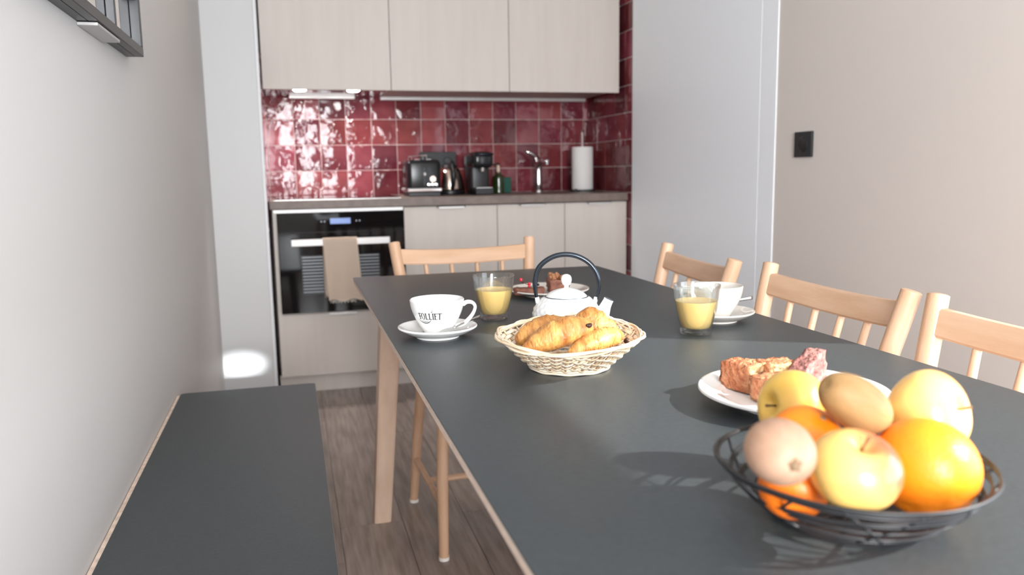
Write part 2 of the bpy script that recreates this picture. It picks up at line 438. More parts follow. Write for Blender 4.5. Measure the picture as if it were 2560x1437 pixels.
for i in range(3):
    t = thing('wall_cupboard', ulab[i], 'cupboard', ((ux[i] + ux[i + 1]) / 2, YU, ZU), group='wall cupboards over the worktop')
    cx = (ux[i] + ux[i + 1]) / 2
    bm = box(ux[i] - cx + .001, ux[i + 1] - cx - .001, DF + .002, YB - YU - .012, 0.002 if i else .03, .94)
    obj('body', bm, MT['cab'], t)
    obj('door', box(ux[i] - cx + .0015, ux[i + 1] - cx - .0015, 0, DF, -.012, .94, .001), MT['cab'], t)
    if i: obj('underside_lip', box(ux[i] - cx + .001, ux[i + 1] - cx - .001, YB - YU - .045, YB - YU - .012, -.014, .0015), MT['alu'], t)
# filler strip left of the cupboards is the bare tile; hood under the left cupboard
h = thing('cooker_hood', 'built-in steel cooker hood with two round lights under the left wall cupboard', 'hood', (.19, YU, ZU))
obj('body', box(-.285, .29, DF + .004, .49, .004, .0295), MT['hood'], h)
obj('rim', box(-.17, .16, .475, .50, -.010, .0035), MT['alu'], h)
for q, (lx, ly) in enumerate(((.066, 3.958), (.312, 3.958))):
    d = obj('light', lathe([(0, -.013), (.024, -.0125), (.029, -.009), (.030, .0038), (0, .0038)], 24), MT['led'], h, (lx - .19, ly - YU, 0), smooth=True)
    lo = lamp('hood_spot', 'SPOT', (lx, ly, ZU - .018), (0, .35, -1), 12, (1, .93, .92), spot_size=2.5, spot_blend=.6, shadow_soft_size=.022)

# base units
bs = [.515, .976, 1.327, 1.664]
blab = ['pale wood base cupboard directly right of the oven', 'pale wood base cupboard second from the oven', 'pale wood base cupboard at the far right end of the worktop']
tabs = [(.672, .82), (1.083, 1.229), (1.441, 1.583)]
for i in range(3):
    x0, x1 = bs[i], bs[i + 1]; cx = (x0 + x1) / 2
    t = thing('base_cupboard', blab[i], 'cupboard', (cx, FR, .09), group='base cupboards under the worktop')
    obj('body', box(x0 - cx + .001, x1 - cx - .001, DF + .002, .55, 0, .785), MT['cabedge'], t)
    dd = obj('door', box(x0 - cx + .0015, x1 - cx - .0015, 0, DF, 0, .784, .001), MT['cab'], t)
    a, b = tabs[i]
    hd = tab(a - cx, b - cx, .786, dd, 0)
t = thing('drawer_unit', 'pale wood oven housing with one deep drawer below the oven', 'cabinet', (.215, FR, .09))
bm = bmesh.new()
bx(bm, -.300, -.2835, 0.001, .55, 0, .785); bx(bm, .2845, .2985, DF + .002, .55, 0, .785)
bx(bm, -.2835, .2845, DF + .002, .55, 0, .303)
obj('body', bm, MT['cab'], t)
dd = obj('drawer', box(-.2985, .2985, -.001, DF, 0, .296, .001), MT['cab'], t)
hd = obj('handle', box(-.07, .062, -.016, .0, .288, .300, .001), MT['alu'], dd)
obj('filler', box(-.2985, .2985, 0.0, DF, .298, .303), MT['cab'], t)
pl = structure(obj('trim_3', box(PX + .01, XR - .008, FR + .045, FR + .06, 0, .088, .001), MT['cab']))
# oven
t = thing('oven', 'built-in black glass oven with steel bar handle below the hob', 'oven', (.215, FR, .395))
obj('body', box(-.281, .281, .002, .50, .0, .462), MT['blackp'], t)
obj('top_trim', box(-.298, .298, -.003, .018, .466, .482, .001), MT['alu'], t)
obj('control_panel', box(-.281, .2985, -.019, .0015, .376, .4655, .001), MT['bglass'], t)
dr = obj('door', box(-.281, .2985, -.021, .0015, .0, .374, .001), MT['bglass'], t)
obj('window', box(-.185, .178, -.0216, -.0209, .085, .268), mat('glass_reflection', (.03, .035, .04), .10, spec=.4), dr)  # reflection on the door glass painted as this pane and the bars
for k in range(12):
    obj('thin_bar', box(-.180, .173, -.0222, -.0214, .095 + k * .0148, .1005 + k * .0148), MT['ovengrey'], dr)
hb = obj('handle', box(-.225, .223, -.068, -.060, .316, .348, .002), MT['alu'], t)
obj('mount', box(-.21, -.195, -.0605, -.020, .325, .339), MT['alu'], hb); obj('mount', box(.193, .208, -.0605, -.020, .325, .339), MT['alu'], hb)
obj('display', box(-.045, .048, -.0198, -.0188, .412, .438), MT['display'], t)
for k, xx in enumerate((-.085, -.07, .075, .09)): obj('touch_mark', box(xx - .003, xx + .003, -.0196, -.0189, .421, .427), MT['ovengrey'], t)
# towel over the oven handle
def towel():
    bm = bmesh.new(); path = []
    zt, yb = .7445, FR - .064
    for s in range(13): path.append((yb + .0085, .47 + (zt - .006 - .47) * s / 12))
    for a in range(1, 8):
        th = PI * a / 8; path.append((yb + .0085 * math.cos(th), zt - .004 + .0075 * math.sin(th)))
    for s in range(1, 19): path.append((yb - .0085, zt - .006 - (zt - .006 - .455) * s / 18))
    nx = 15; rows = []
    for i, (y, z) in enumerate(path):
        row = []
        for j in range(nx + 1):
            u = j / nx; x = -.078 + .156 * u
            drop = (zt - z)
            wob = .004 * math.sin(u * 9 + drop * 8) * min(1, drop * 7)
            sk = (.016 * drop / .29) if i > 12 else 0
            row.append(Vector((x + sk, y + (-(abs(wob)) if i > 12 else abs(wob) * .4), z + (0.006 * math.sin(u * 11) if i == len(path) - 1 else 0))))
        rows.append(row)
    g = [[bm.verts.new(c) for c in r] for r in rows]
    for i in range(len(g) - 1):
        for j in range(nx): bm.faces.new((g[i][j], g[i][j + 1], g[i + 1][j + 1], g[i + 1][j]))
    bmesh.ops.solidify(bm, geom=bm.faces[:], thickness=.0022)
    return bm
t = thing('towel', 'beige linen tea towel draped over the oven handle', 'towel', (.208, 0, 0))
obj('cloth', towel(), MT['linen'], t, smooth='all')
bm = bmesh.new()
for k in range(26):
    x = -.055 + k * .0046
    tube(bm, [(x, FR - .0735, .459), (x + .002 * math.sin(k), FR - .075, .452), (x + .003 * math.sin(k * 2), FR - .0745, .444 + .003 * math.sin(k * 1.7))], .0011, 4)
tag(obj('fringe', bm, mat('pale_thread', (.78, .70, .62), .9), t), kind='stuff')
# worktop, hob
wt = obj('worktop', box(PX + .008, XR - .008, FR - .02, YB - .009, .879, WH, .002), MT['worktop'])
tag(wt, 'taupe kitchen worktop running along the red tiles', 'worktop')
t = thing('hob', 'thin black glass hob set on the worktop above the oven', 'hob', (.215, 4.10, WH))
obj('glass', box(-.29, .29, -.24, .24, .0003, .006, .002), MT['bglass'], t)
obj('rim', box(-.293, .293, -.243, .243, .0001, .0015), MT['steel'], t)

# ------------------------------------------------------------------ worktop things
t = thing('toaster', 'black toaster with a bright metal base band beside the kettle', 'toaster', (.640, 4.06, WH + .0002))
bm = box(-.083, .083, -.10, .10, .018, .180, .022, 4)
obj('shell', bm, mat('toaster_gloss', (.01, .01, .011), .22, spec=.35), t, smooth='all')
obj('base_band', box(-.087, .087, -.104, .104, .022, .042, .006, 2), MT['chrome'], t)
obj('foot', box(-.08, .08, -.095, .095, 0, .022, .003), MT['blackp'], t)
obj('lever', box(-.006, .006, -.118, -.10, .10, .118, .003, 2), MT['chrome'], t)
obj('lever_slot', box(-.003, .003, -.1015, -.0995, .055, .14), MT['blackp'], t)
o = obj('dial', lathe([(0, 0), (.013, 0), (.015, .004), (.015, .012), (0, .012)], 20), MT['copper'], t, (.040, -.10, .085), (PI / 2, 0, 0), smooth=True)
for k in range(3): obj('button', lathe([(0, 0), (.006, 0), (.007, .004), (0, .005)], 14), MT['chrome'], t, (.022 + k * .018, -.10, .058), (PI / 2, 0, 0), smooth=True)
for s in (-1, 1): obj('slot', box(s * .03 - .012, s * .03 + .012, -.07, .07, .1785, .181), MT['steel'], t)
for yy in (-.06, .06): obj('thin_bar', tube(bmesh.new(), [(-.055, yy, .178), (-.055, yy, .198), (.02, yy, .201), (.02, yy, .178)], .003, 8), MT['chrome'], t)
# kettle
t = thing('kettle', 'steel electric kettle with black handle between toaster and coffee machine', 'kettle', (.815, 4.22, WH + .0002))
obj('base', lathe([(0, 0), (.078, 0), (.080, .006), (.078, .020), (0, .022)], 32), MT['blackp'], t, smooth=True)
obj('body', lathe(smoothprof([(0, .022), (.072, .023), (.075, .04), (.071, .075), (.060, .115), (.045, .140), (.0, .148)], 3), 32), MT['copper'], t, smooth='all')
obj('lid', lathe([(0, .140), (.043, .1405), (.040, .152), (.012, .156), (.010, .166), (0, .168)], 24), MT['blackp'], t, smooth=True)
obj('handle', tube(bmesh.new(), smoothprof([(.0, -.04, .150), (.0, -.085, .165), (.0, -.108, .12), (.0, -.103, .06), (.0, -.070, .030)], 4), .0115, 10), MT['blackp'], t, smooth='all')
obj('spout', tube(bmesh.new(), [(-.045, .0, .115), (-.064, .0, .138)], [.014, .010], 10), MT['copper'], t, smooth='all')
# socket plate above the worktop
t = thing('wall_socket', 'black double wall socket on the red tiles behind the kettle', 'socket', (.80, YB - .0085, 1.098))
obj('plate', box(-.112, .090, -.009, .0, -.045, .049, .003), MT['socket'], t)
for k, xx in enumerate((-.062, .042)):
    r = obj('outlet', lathe([(0, .0015), (.018, .001), (.021, .003), (.022, .0)], 24), MT['blackp'], t, (xx, -.009, 0), (PI / 2, 0, 0), smooth=True)
# coffee machine
t = thing('coffee_machine', 'black capsule coffee machine with rounded top', 'coffee machine', (.957, 4.13, WH + .0002))
obj('body', box(-.048, .048, -.02, .13, .0, .165, .012, 3), MT['blackp'], t, smooth='all')
obj('head', box(-.055, .055, -.10, .135, .135, .218, .026, 4), mat('machine_gloss', (.012, .012, .014), .15), t, smooth='all')
obj('drip_tray', box(-.048, .048, -.115, -.018, .0, .034, .004), MT['blackp'], t)
obj('tray_grid', box(-.042, .042, -.110, -.022, .0342, .0365), MT['steel'], t)
obj('outlet', tube(bmesh.new(), [(0, -.07, .140), (0, -.07, .118)], [.014, .011], 12), MT['steel'], t, smooth=True)
obj('lever', tube(bmesh.new(), [(-.05, -.06, .20), (-.046, -.108, .205), (.046, -.108, .205), (.05, -.06, .20)], .007, 8), MT['handle'], t, smooth='all')
obj('water_tank', box(-.045, .045, .131, .175, .01, .19, .008, 2), mat('smoked_plastic', (.03, .03, .032), .1), t)
# soap bottle
t = thing('soap_bottle', 'dark green pump bottle beside the coffee machine', 'bottle', (1.082, 4.22, WH + .0002))
obj('bottle', lathe(smoothprof([(0, 0), (.028, 0), (.030, .006), (.030, .075), (.026, .094), (.012, .104), (.011, .114), (0, .114)], 3), 24), MT['bottle'], t, smooth='all')
obj('pump', tube(bmesh.new(), [(0, 0, .113), (0, 0, .150)], [.009, .007], 12), MT['label'], t)
obj('nozzle', tube(bmesh.new(), [(.006, 0, .153), (-.012, 0, .157), (-.030, .0, .150)], [.007, .006, .004], 8), MT['blackp'], t, smooth='all')
# box
t = thing('scouring_sponge', 'dark green sponge standing against the tiles by the soap bottle', 'sponge', (1.148, 4.32, WH + .0002))
obj('foam', box(-.030, .030, -.013, .008, 0, .084, .004, 2), MT['sponge'], t)
obj('scour_pad', box(-.030, .030, .0082, .014, 0, .084, .002), mat('scour_green', (.006, .05, .035), .9, bump=.5, bscale=300), t)
# tap
t = thing('kitchen_tap', 'chrome single lever kitchen tap in front of the red tiles', 'tap', (1.332, 4.30, WH + .0002))
obj('base', lathe([(0, 0), (.027, 0), (.026, .008), (.022, .012), (0, .012)], 24), MT['chrome'], t, smooth=True)
obj('body', lathe(smoothprof([(0, .012), (.019, .013), (.019, .12), (.022, .15), (.020, .175), (0, .182)], 3), 24), MT['chrome'], t, smooth='all')
obj('spout', tube(bmesh.new(), smoothprof([(0, 0, .135), (.0, -.03, .168), (.0, -.09, .178), (.0, -.16, .165)], 4), [.018, .017, .017, .016, .016, .015, .015, .015, .014, .014, .013, .013, .012], 12, flat=(1.2, .8)), MT['chrome'], t, smooth='all')
obj('aerator', tube(bmesh.new(), [(0, -.155, .165), (0, -.157, .148)], .011, 12), MT['chrome'], t)
obj('lever', tube(bmesh.new(), smoothprof([(.0, 0, .175), (-.012, .006, .200), (-.040, .012, .218), (-.068, .015, .226)], 3), [.017, .016, .014, .012, .010, .009, .008, .007, .006, .005], 10, flat=(1.3, .6)), MT['chrome'], t, smooth='all')
# paper roll
t = thing('paper_towel_roll', 'white kitchen paper roll on an upright holder', 'paper roll', (1.555, 4.20, WH + .0002))
obj('base', lathe([(0, 0), (.072, 0), (.072, .006), (.066, .010), (0, .010)], 36), MT['blackm'], t, smooth=True)
def paper_mod(r, z, a): return r * (1 + .012 * math.sin(a * 2 + 1))
obj('roll', lathe([(.019, .012), (.056, .012), (.058, .016), (.058, .238), (.056, .242), (.019, .242), (.019, .012)], 36, paper_mod), MT['paper'], t, smooth=True)
obj('core', lathe([(.0186, .0105), (.0186, .241), (.0172, .241), (.0172, .0105), (.0186, .0105)], 24), mat('cardboard', (.45, .33, .22), .9), t, smooth=True)
obj('rod', tube(bmesh.new(), [(0, 0, .008), (0, 0, .322)], .0052, 10), MT['steel'], t, smooth=True)
obj('knob', lathe([(0, .320), (.007, .321), (.009, .326), (.007, .332), (0, .334)], 14), MT['steel'], t, smooth=True)
# small puck by the roll
t = thing('jar_lid', 'small dark round lid at the foot of the paper roll', 'lid', (1.488, 4.12, WH + .0002))
obj('disc', lathe([(0, 0), (.018, 0), (.019, .003), (.019, .009), (.017, .012), (0, .012)], 24), MT['blackm'], t, smooth=True)
obj('grip', lathe([(0, .012), (.006, .012), (.007, .017), (0, .018)], 12), MT['blackm'], t, smooth=True)

# ------------------------------------------------------------------ light switch on right wall
t = thing('light_switch', 'black square wall switch with a round centre on the beige wall', 'switch', (XR, 2.372, 1.111))
obj('plate', box(-.009, -.0002, -.048, .048, -.042, .042, .002), MT['socket'], t)
obj('dial', lathe([(0, .004), (.020, .004), (.024, .0025), (.026, .0)], 32), MT['blackp'], t, (-.009, 0, 0), (0, -PI / 2, 0), smooth=True)

# ------------------------------------------------------------------ framed mirror on left wall
t = thing('wall_mirror', 'black metal framed window-style mirror on the left wall', 'mirror', (XL, 2.0, 1.303))
y0, z1 = -1.15, 1.0
obj('glass', box(.012, .016, y0 + .01, -.008, .01, z1 - .01), MT['mirror'], t)
obj('backing', box(.001, .0118, y0 + .006, -.004, .006, z1 - .006), MT['frame'], t)
obj('frame_rail', box(.0, .018, y0, 0, 0, .005), MT['frame'], t)
obj('frame_rail', box(.0185, .036, y0, 0, 0, .020, .001), MT['frame'], t)
obj('frame_rail', box(.0, .036, y0, 0, z1 - .02, z1, .001), MT['frame'], t)
obj('frame_stile', box(.0165, .036, -.020, 0, .0205, z1 - .0205, .001), MT['frame'], t)
obj('frame_stile', box(.0165, .036, y0, y0 + .020, .0205, z1 - .0205, .001), MT['frame'], t)
for yy in (-.275, -.56, -.85): obj('muntin', box(.0165, .032, yy, yy + .015, .0205, z1 - .0205, .001), MT['frame'], t)
for zz in (.118, .55): obj('muntin', box(.0167, .0315, -.2595, -.0205, zz, zz + .015, .001), MT['frame'], t)
br = obj('bracket', box(.0, .033, -.44, -.25, -.007, -.0008, .001), MT['alu'], t)

# ------------------------------------------------------------------ ceiling downlight near the mirror (warm)
t = thing('downlight', 'round recessed ceiling downlight above the left wall', 'downlight', (-.02, 2.75, ZC))
obj('ring', lathe([(.034, -.001), (.045, -.004), (.047, 0), (.034, 0), (.034, -.001)], 28), MT['alu'], t, smooth=True)
obj('lens', lathe([(0, -.0006), (.033, -.0006), (.033, .0), (0, .0)], 24), MT['led'], t)
lamp('downlight_lamp', 'SPOT', (-.02, 2.75, ZC - .02), (-.15, 0, -1), 9, (1, .72, .45), spot_size=1.5, spot_blend=.8, shadow_soft_size=.04)

# ------------------------------------------------------------------ bench
t = thing('bench', 'long dark-topped bench along the left wall', 'bench', (-.143, .9, 0))
bx0, bx1 = -.183, .183
def slab(x0, x1, y0, y1, z0, z1, r):
    bm = bmesh.new(); pts = []
    for cx, cy, a0 in ((x1 - r, y1 - r, 0), (x0 + r, y1 - r, 90), (x0 + r, y0 + r, 180), (x1 - r, y0 + r, 270)):
        for k in range(7):
            a = math.radians(a0 + k * 15); pts.append((cx + r * math.cos(a), cy + r * math.sin(a)))
    lo = [bm.verts.new((x, y, z0)) for x, y in pts]; hi = [bm.verts.new((x, y, z1)) for x, y in pts]
    bm.faces.new(hi); bm.faces.new(lo[::-1]); n = len(pts)
    for i in range(n): bm.faces.new((lo[i], lo[(i + 1) % n], hi[(i + 1) % n], hi[i]))
    return bm
obj('seat_core', slab(bx0, bx1, -1.6, 1.4516, .4145, .4339, .014), MT['ply'], t)
obj('rear_strip', box(bx0 - .0085, bx0 - .0008, -1.6, 1.440, .41, .4335), MT['ply'], t)
obj('seat_top', slab(bx0 + .0003, bx1 - .0003, -1.5997, 1.4513, .434, .4356, .014), MT['laminate'], t)
def legm(p0, p1, w0, w1, bev=.006):
    """rectangular tapered leg from foot p0 to top p1"""
    bm = bmesh.new(); p0 = Vector(p0); p1 = Vector(p1); V = []
    for p, ww in ((p0, w0), (p1, w1)):
        V.append([bm.verts.new(p + Vector((sx * ww[0] / 2, sy * ww[1] / 2, 0))) for sx, sy in ((-1, -1), (1, -1), (1, 1), (-1, 1))])
    bm.faces.new(V[0][::-1]); bm.faces.new(V[1])
    for j in range(4): bm.faces.new((V[0][j], V[0][(j + 1) % 4], V[1][(j + 1) % 4], V[1][j]))
    es = [e for e in bm.edges if abs((e.verts[0].co - e.verts[1].co).z) > .1]
    bmesh.ops.bevel(bm, geom=es, offset=bev, segments=2, affect='EDGES', profile=.5)
    return bm
for yy in (1.32, -.05, -1.45):
    for s in (-1, 1): obj('leg', legm((s * .15, yy + (.03 if yy > 0 else 0), 0), (s * .12, yy, .378), (.040, .05), (.045, .06)), MT['tableleg'], t)
    obj('cross_rail', box(-.14, .14, yy - .02, yy + .02, .378, .414), MT['tableleg'], t)

# ------------------------------------------------------------------ table
TZ = .745; TX0, TX1, TY0, TY1 = .158, .899, -.04, 2.3056
tcx, tcy = (TX0 + TX1) / 2, (TY0 + TY1) / 2
t = thing('dining_table', 'large dark-topped dining table with pale plywood edge, laid for breakfast', 'table', (tcx, tcy, 0))
hx, hy = (TX1 - TX0) / 2, (TY1 - TY0) / 2
bm = slab(-hx, hx, -hy, hy, .7315, .7432, .010)
# underside chamfer
for v in bm.verts:
    if v.co.z < .74: v.co.x *= (hx - .0008) / hx; v.co.y *= (hy - .0008) / hy
obj('top_core', bm, MT['ply'], t)
obj('table_top', slab(-hx, hx, -hy, hy, .7433, TZ, .010), MT['laminate'], t)
for sx in (-1, 1):
    for sy in (-1, 1):
        obj('leg', legm((sx * .3135, sy * (1.198), 0), (sx * .278, sy * 1.045, .7312), (.052, .052), (.060, .066), .008), MT['tableleg'], t)
obj('apron', box(-.27, .27, 1.035, 1.055, .668, .731), MT['tableleg'], t); obj('apron', box(-.27, .27, -1.055, -1.035, .668, .731), MT['tableleg'], t)
obj('apron', box(-.262, -.242, -1.034, 1.034, .675, .7312), MT['tableleg'], t); obj('apron', box(.242, .262, -1.034, 1.034, .675, .7312), MT['tableleg'], t)

# ------------------------------------------------------------------ chairs
def make_chair():
    t = thing('dining_chair', '', 'chair')
    # seat: rounded rectangle slightly dished
    bm = slab(-.200, .200, -.168, .20, .432, .452, .08)
    es = [e for e in bm.edges if abs(e.verts[0].co.z - e.verts[1].co.z) < 1e-5]
    bmesh.ops.bevel(bm, geom=es, offset=.006, segments=2, affect='EDGES')
    obj('seat', bm, MT['oakx'], t, smooth=True)
    for s in (-1, 1):
        o = obj('leg', tube(bmesh.new(), [(s * .186, -.18, .009), (s * .183, -.172, .22), (s * .170, -.150, .4325)], [.0135, .016, .0155], 16), MT['oak'], t, smooth=True)
        obj('leg_tip', lathe([(0, 0), (.0145, 0), (.0148, .003), (.0148, .0095), (0, .0095)], 16), MT['cap'], o, (s * .186, -.18, 0), smooth=True)
        o = obj('leg', tube(bmesh.new(), [(s * .190, .23, .009), (s * .180, .195, .22), (s * .165, .155, .4325)], [.0135, .016, .0155], 16), MT['oak'], t, smooth=True)
        obj('leg_tip', lathe([(0, 0), (.0145, 0), (.0148, .003), (.0148, .0095), (0, .0095)], 16), MT['cap'], o, (s * .190, .23, 0), smooth=True)
        a, b = Vector((s * .176, .165, .4525)), Vector((s * .219, .262, .825))
        pts = [a.lerp(b, k / 6) for k in range(7)]; d = (b - a).normalized()
        pts += [b + d * .0015, b + d * .0025]
        obj('back_post', tube(bmesh.new(), pts, [.0145, .0155, .0160, .0168, .0175, .0178, .0175, .0150, .0110], 20), MT['oak'], t, smooth=True)
        obj('side_stretcher', tube(bmesh.new(), [(s * .184, -.176, .150), (s * .184, .205, .150)], .010, 10), MT['oak'], t, smooth=True)
    obj('stretcher', tube(bmesh.new(), [(-.184, .015, .150), (.184, .015, .150)], .0095, 10), MT['oakx'], t, smooth=True)
    # top rail: curved plank
    def ypost(z): return .165 + (z - .4525) / (.825 - .4525) * (.262 - .165)
    def xpost(z): return .176 + (z - .4525) / (.825 - .4525) * (.219 - .176)
    bm = bmesh.new(); n = 18; rings = []
    for i in range(n + 1):
        u = -1 + 2 * i / n; bow = (1 - u * u)
        ztop = .806 - .008 * bow; zbot = .761 - .008 * bow
        ring = []
        for z, y in ((zbot, -.008), (zbot, .007), (zbot + .004, .0095), (ztop - .003, .0095), (ztop, .006), (ztop, -.006), (ztop - .003, -.009), (zbot + .004, -.0105)):
            ring.append(bm.verts.new((u * (xpost(.785) - .006), ypost(z) + y + .014 * bow, z)))
        rings.append(ring)
    for A, B in zip(rings, rings[1:]):
        for j in range(8): bm.faces.new((A[j], A[(j + 1) % 8], B[(j + 1) % 8], B[j]))
    bm.faces.new(rings[0][::-1]); bm.faces.new(rings[-1])
    obj('top_rail', bm, MT['oakx'], t, smooth=True)
    for k in range(4):
        u = -.6 + .4 * k; bow = 1 - u * u
        x1 = u * (xpost(.76) - .004); x0 = u * .168
        obj('spindle', tube(bmesh.new(), [(x0, .172 + .004 * bow, .4515), ((x0 + x1) / 2, (.172 + ypost(.76)) / 2 + .009 * bow, .60), (x1, ypost(.76) + .0135 * bow, .764 - .008 * bow)], [.0068, .0088, .0070], 12), MT['oak'], t, smooth=True)
    return t
ch = make_chair()
ch['group'] = 'pale wood spindle-back dining chairs'
ch['label'] = 'pale wood spindle-back chair at the far end of the table, in front of the oven'
ch.location = (.527, 2.212, 0); ch.rotation_euler = (0, 0, .04)
spots = [((.750, 1.897, 0), -PI / 2 - .10, 'pale wood spindle-back chair on the right side nearest the kitchen, behind the plain cup'),
         ((.757, 1.352, 0), -PI / 2 - .03, 'middle pale wood spindle-back chair of the three on the right side of the table'),
         ((.760, .862, 0), -PI / 2 - .01, 'pale wood spindle-back chair on the right side cut off by the picture edge')]
for loc, r, lab in spots:
    c = dup(ch); c.location = loc; c.rotation_euler = (0, 0, r); c['label'] = lab

# ------------------------------------------------------------------ crockery
def plate_prof(R, h, foot, t=.004, well=.62):
    return smoothprof([(0, .004), (foot * .9, .004), (foot, .0), (foot + .003, .0), (foot + .004, .003), (R * .75, h * .38), (R - .002, h - .003), (R, h), (R - .003, h + .001), (R * .76, h * .38 + t + .001), (R * well, .0085), (R * well * .6, .0078), (0, .0078)], 3)
def cup_prof(H=.060, R=.049):
    out = [(0, .003), (.021, .003), (.0225, .0), (.0245, .0), (.0252, .002), (.0300, .010), (.0370, .022), (.0430, .034), (.0470, .046), (.0486, .056), (R, H)]
    inn = [(R - .0014, H + .0012), (R - .0030, H), (.0452, .050), (.0425, .040), (.0370, .028), (.0290, .015), (.0180, .008), (0, .0070)]
    return out, inn
def make_cup(parent_label, group, loc, rot, m, handle_ang, logo=False, cat='cup'):
    t = thing('coffee_cup', parent_label, cat, loc, rot, group)
    out, inn = cup_prof()
    obj('bowl', lathe(smoothprof(out, 2) + smoothprof(inn, 2), 56), m, t, smooth='all')
    ca, sa = math.cos(handle_ang), math.sin(handle_ang)
    hp = smoothprof([(.0465, .050), (.054, .0545), (.0635, .0535), (.0685, .0465), (.0655, .0355), (.057, .0240), (.046, .0145), (.0325, .0110)], 4)
    bm = bmesh.new()
    tube(bm, [(r * ca, r * sa, z) for r, z in hp], [.0036 + .0006 * math.cos(i / 4) for i in range(len(hp))], 12, flat=(1.0, 1.35), up=(-sa, ca, 0))
    obj('handle', bm, m, t, smooth='all')
    return t
zf = TZ + .0003
# saucers
def make_saucer(name, label, loc, m, R=.0715, h=.0195, foot=.036, cat='saucer', well=.5):
    t = thing(name, label, cat, loc)
    obj('dish', lathe(plate_prof(R, h, foot, well=well), 64), m, t, smooth='all')
    if cat == 'saucer':
        obj('cup_ring', lathe([(.0262, .0082), (.0270, .0092), (.0282, .0092), (.0290, .0082), (.0262, .0082)], 48), m, t, smooth='all')
    return t
c1 = (.243, 1.408)
make_saucer('saucer', 'white saucer under the printed cup on the left of the table', (*c1, zf), MT['china'])
c2 = (.785, 1.375)
make_saucer('saucer', 'shade-toned saucer under the plain cup near the right table edge', (*c2, zf), MT['china2'])
to_cam = math.atan2(-c1[1], -c1[0])
cup1 = make_cup('white coffee cup with dark lettering beside the orange juice', 'coffee cups', (*c1, zf + .0081), 0, MT['china'], to_cam + math.radians(82))
cup2 = make_cup('plain shade-toned coffee cup behind the right glass of juice', 'coffee cups', (*c2, zf + .0081), 0, MT['china2'], to_cam + math.radians(-115))

# lettering on the cup, built as thin ink polygons following the cup wall
OUT = smoothprof(cup_prof()[0], 2)
def cup_r(z):
    for (r0, z0), (r1, z1) in zip(OUT, OUT[1:]):
        if z0 <= z <= z1 and z > .003 and z1 > z0: return r0 + (r1 - r0) * (z - z0) / (z1 - z0)
    return .049
logo = bmesh.new()
A0 = to_cam - math.radians(22)
LH = .0118; SLANT = .0
def lp_(s, tt):
    z = .0300 + tt * LH + .010 * 0
    r = cup_r(z) + .0006
    a = A0 + (s * LH * .68) / .0435
    return Vector((r * math.cos(a), r * math.sin(a), z))
def quad(pts):
    vs_ = [logo.verts.new(lp_(*p)) for p in pts]; logo.faces.new(vs_)
def rect(x0, y0, x1, y1, n=1):
    for k in range(n): quad([(x0 + (x1 - x0) * k / n, y0), (x0 + (x1 - x0) * (k + 1) / n, y0), (x0 + (x1 - x0) * (k + 1) / n, y1), (x0 + (x1 - x0) * k / n, y1)])
def letter(c, x):
    sw = .20
    if c in 'FLEIT':
        cx = x + (.34 if c == 'T' else .12)
        rect(cx, .0, cx + sw, 1.0)
        rect(cx - .10, 0, cx + sw + .10, .08)
        if c != 'T': rect(cx - .10, .92, cx + sw + .08, 1.0)
        if c in 'FE':
            rect(cx + sw, .91, cx + .58, 1.0); quad([(cx + .52, .94), (cx + .58, .94), (cx + .60, .76), (cx + .57, .76)])
            rect(cx + sw, .47, cx + .44, .56); rect(cx + .42, .40, cx + .45, .64)
        if c in 'EL':
            rect(cx + sw, 0, cx + .60, .09); quad([(cx + .54, .06), (cx + .60, .06), (cx + .63, .26), (cx + .60, .26)])
        if c == 'T':
            rect(cx - .36, .91, cx + sw + .36, 1.0, 2)
            for s in (-1, 1): quad([(cx + sw / 2 + s * .42, .94), (cx + sw / 2 + s * .36, .94), (cx + sw / 2 + s * .42, .74), (cx + sw / 2 + s * .45, .74)])
        return {'F': .70, 'L': .80, 'I': .42, 'E': .80, 'T': .9}[c]
    n = 20; cx = x + .45   # O
    for k in range(n):
        a0, a1 = 2 * PI * k / n, 2 * PI * (k + 1) / n
        P = lambda a, rx, ry: (cx + rx * math.cos(a), .5 + ry * math.sin(a))
        quad([P(a0, .44, .53), P(a1, .44, .53), P(a1, .25, .46), P(a0, .25, .46)])
    return .93
xx = -2.3
for c in 'FOLLIET': xx += letter(c, xx)
# leaf over the I, swoosh under the name
quad([(.75, 1.1), (.95, 1.28), (1.15, 1.30), (.95, 1.12)]); quad([(.95, 1.32), (1.12, 1.52), (1.20, 1.50), (1.05, 1.34)])
def stroke(f, n, wd):
    P = [f(k / n) for k in range(n + 1)]
    for k in range(n):
        w0, w1 = wd(k / n), wd((k + 1) / n)
        quad([(P[k][0], P[k][1] - w0), (P[k + 1][0], P[k + 1][1] - w1), (P[k + 1][0], P[k + 1][1] + w1), (P[k][0], P[k][1] + w0)])
stroke(lambda u: (-1.05 - 1.72 * math.cos(u * PI * 1.0 + .02), .30 - .80 * math.sin(u * PI) - .10), 30, lambda u: .025 + .04 * math.sin(u * PI))
stroke(lambda u: (-1.9 + 1.9 * u, -.22 - .12 * math.sin(u * PI) + .05 * math.sin(u * 50)), 60, lambda u: .03)
obj('lettering', logo, MT['ink'], cup1, recalc=False)

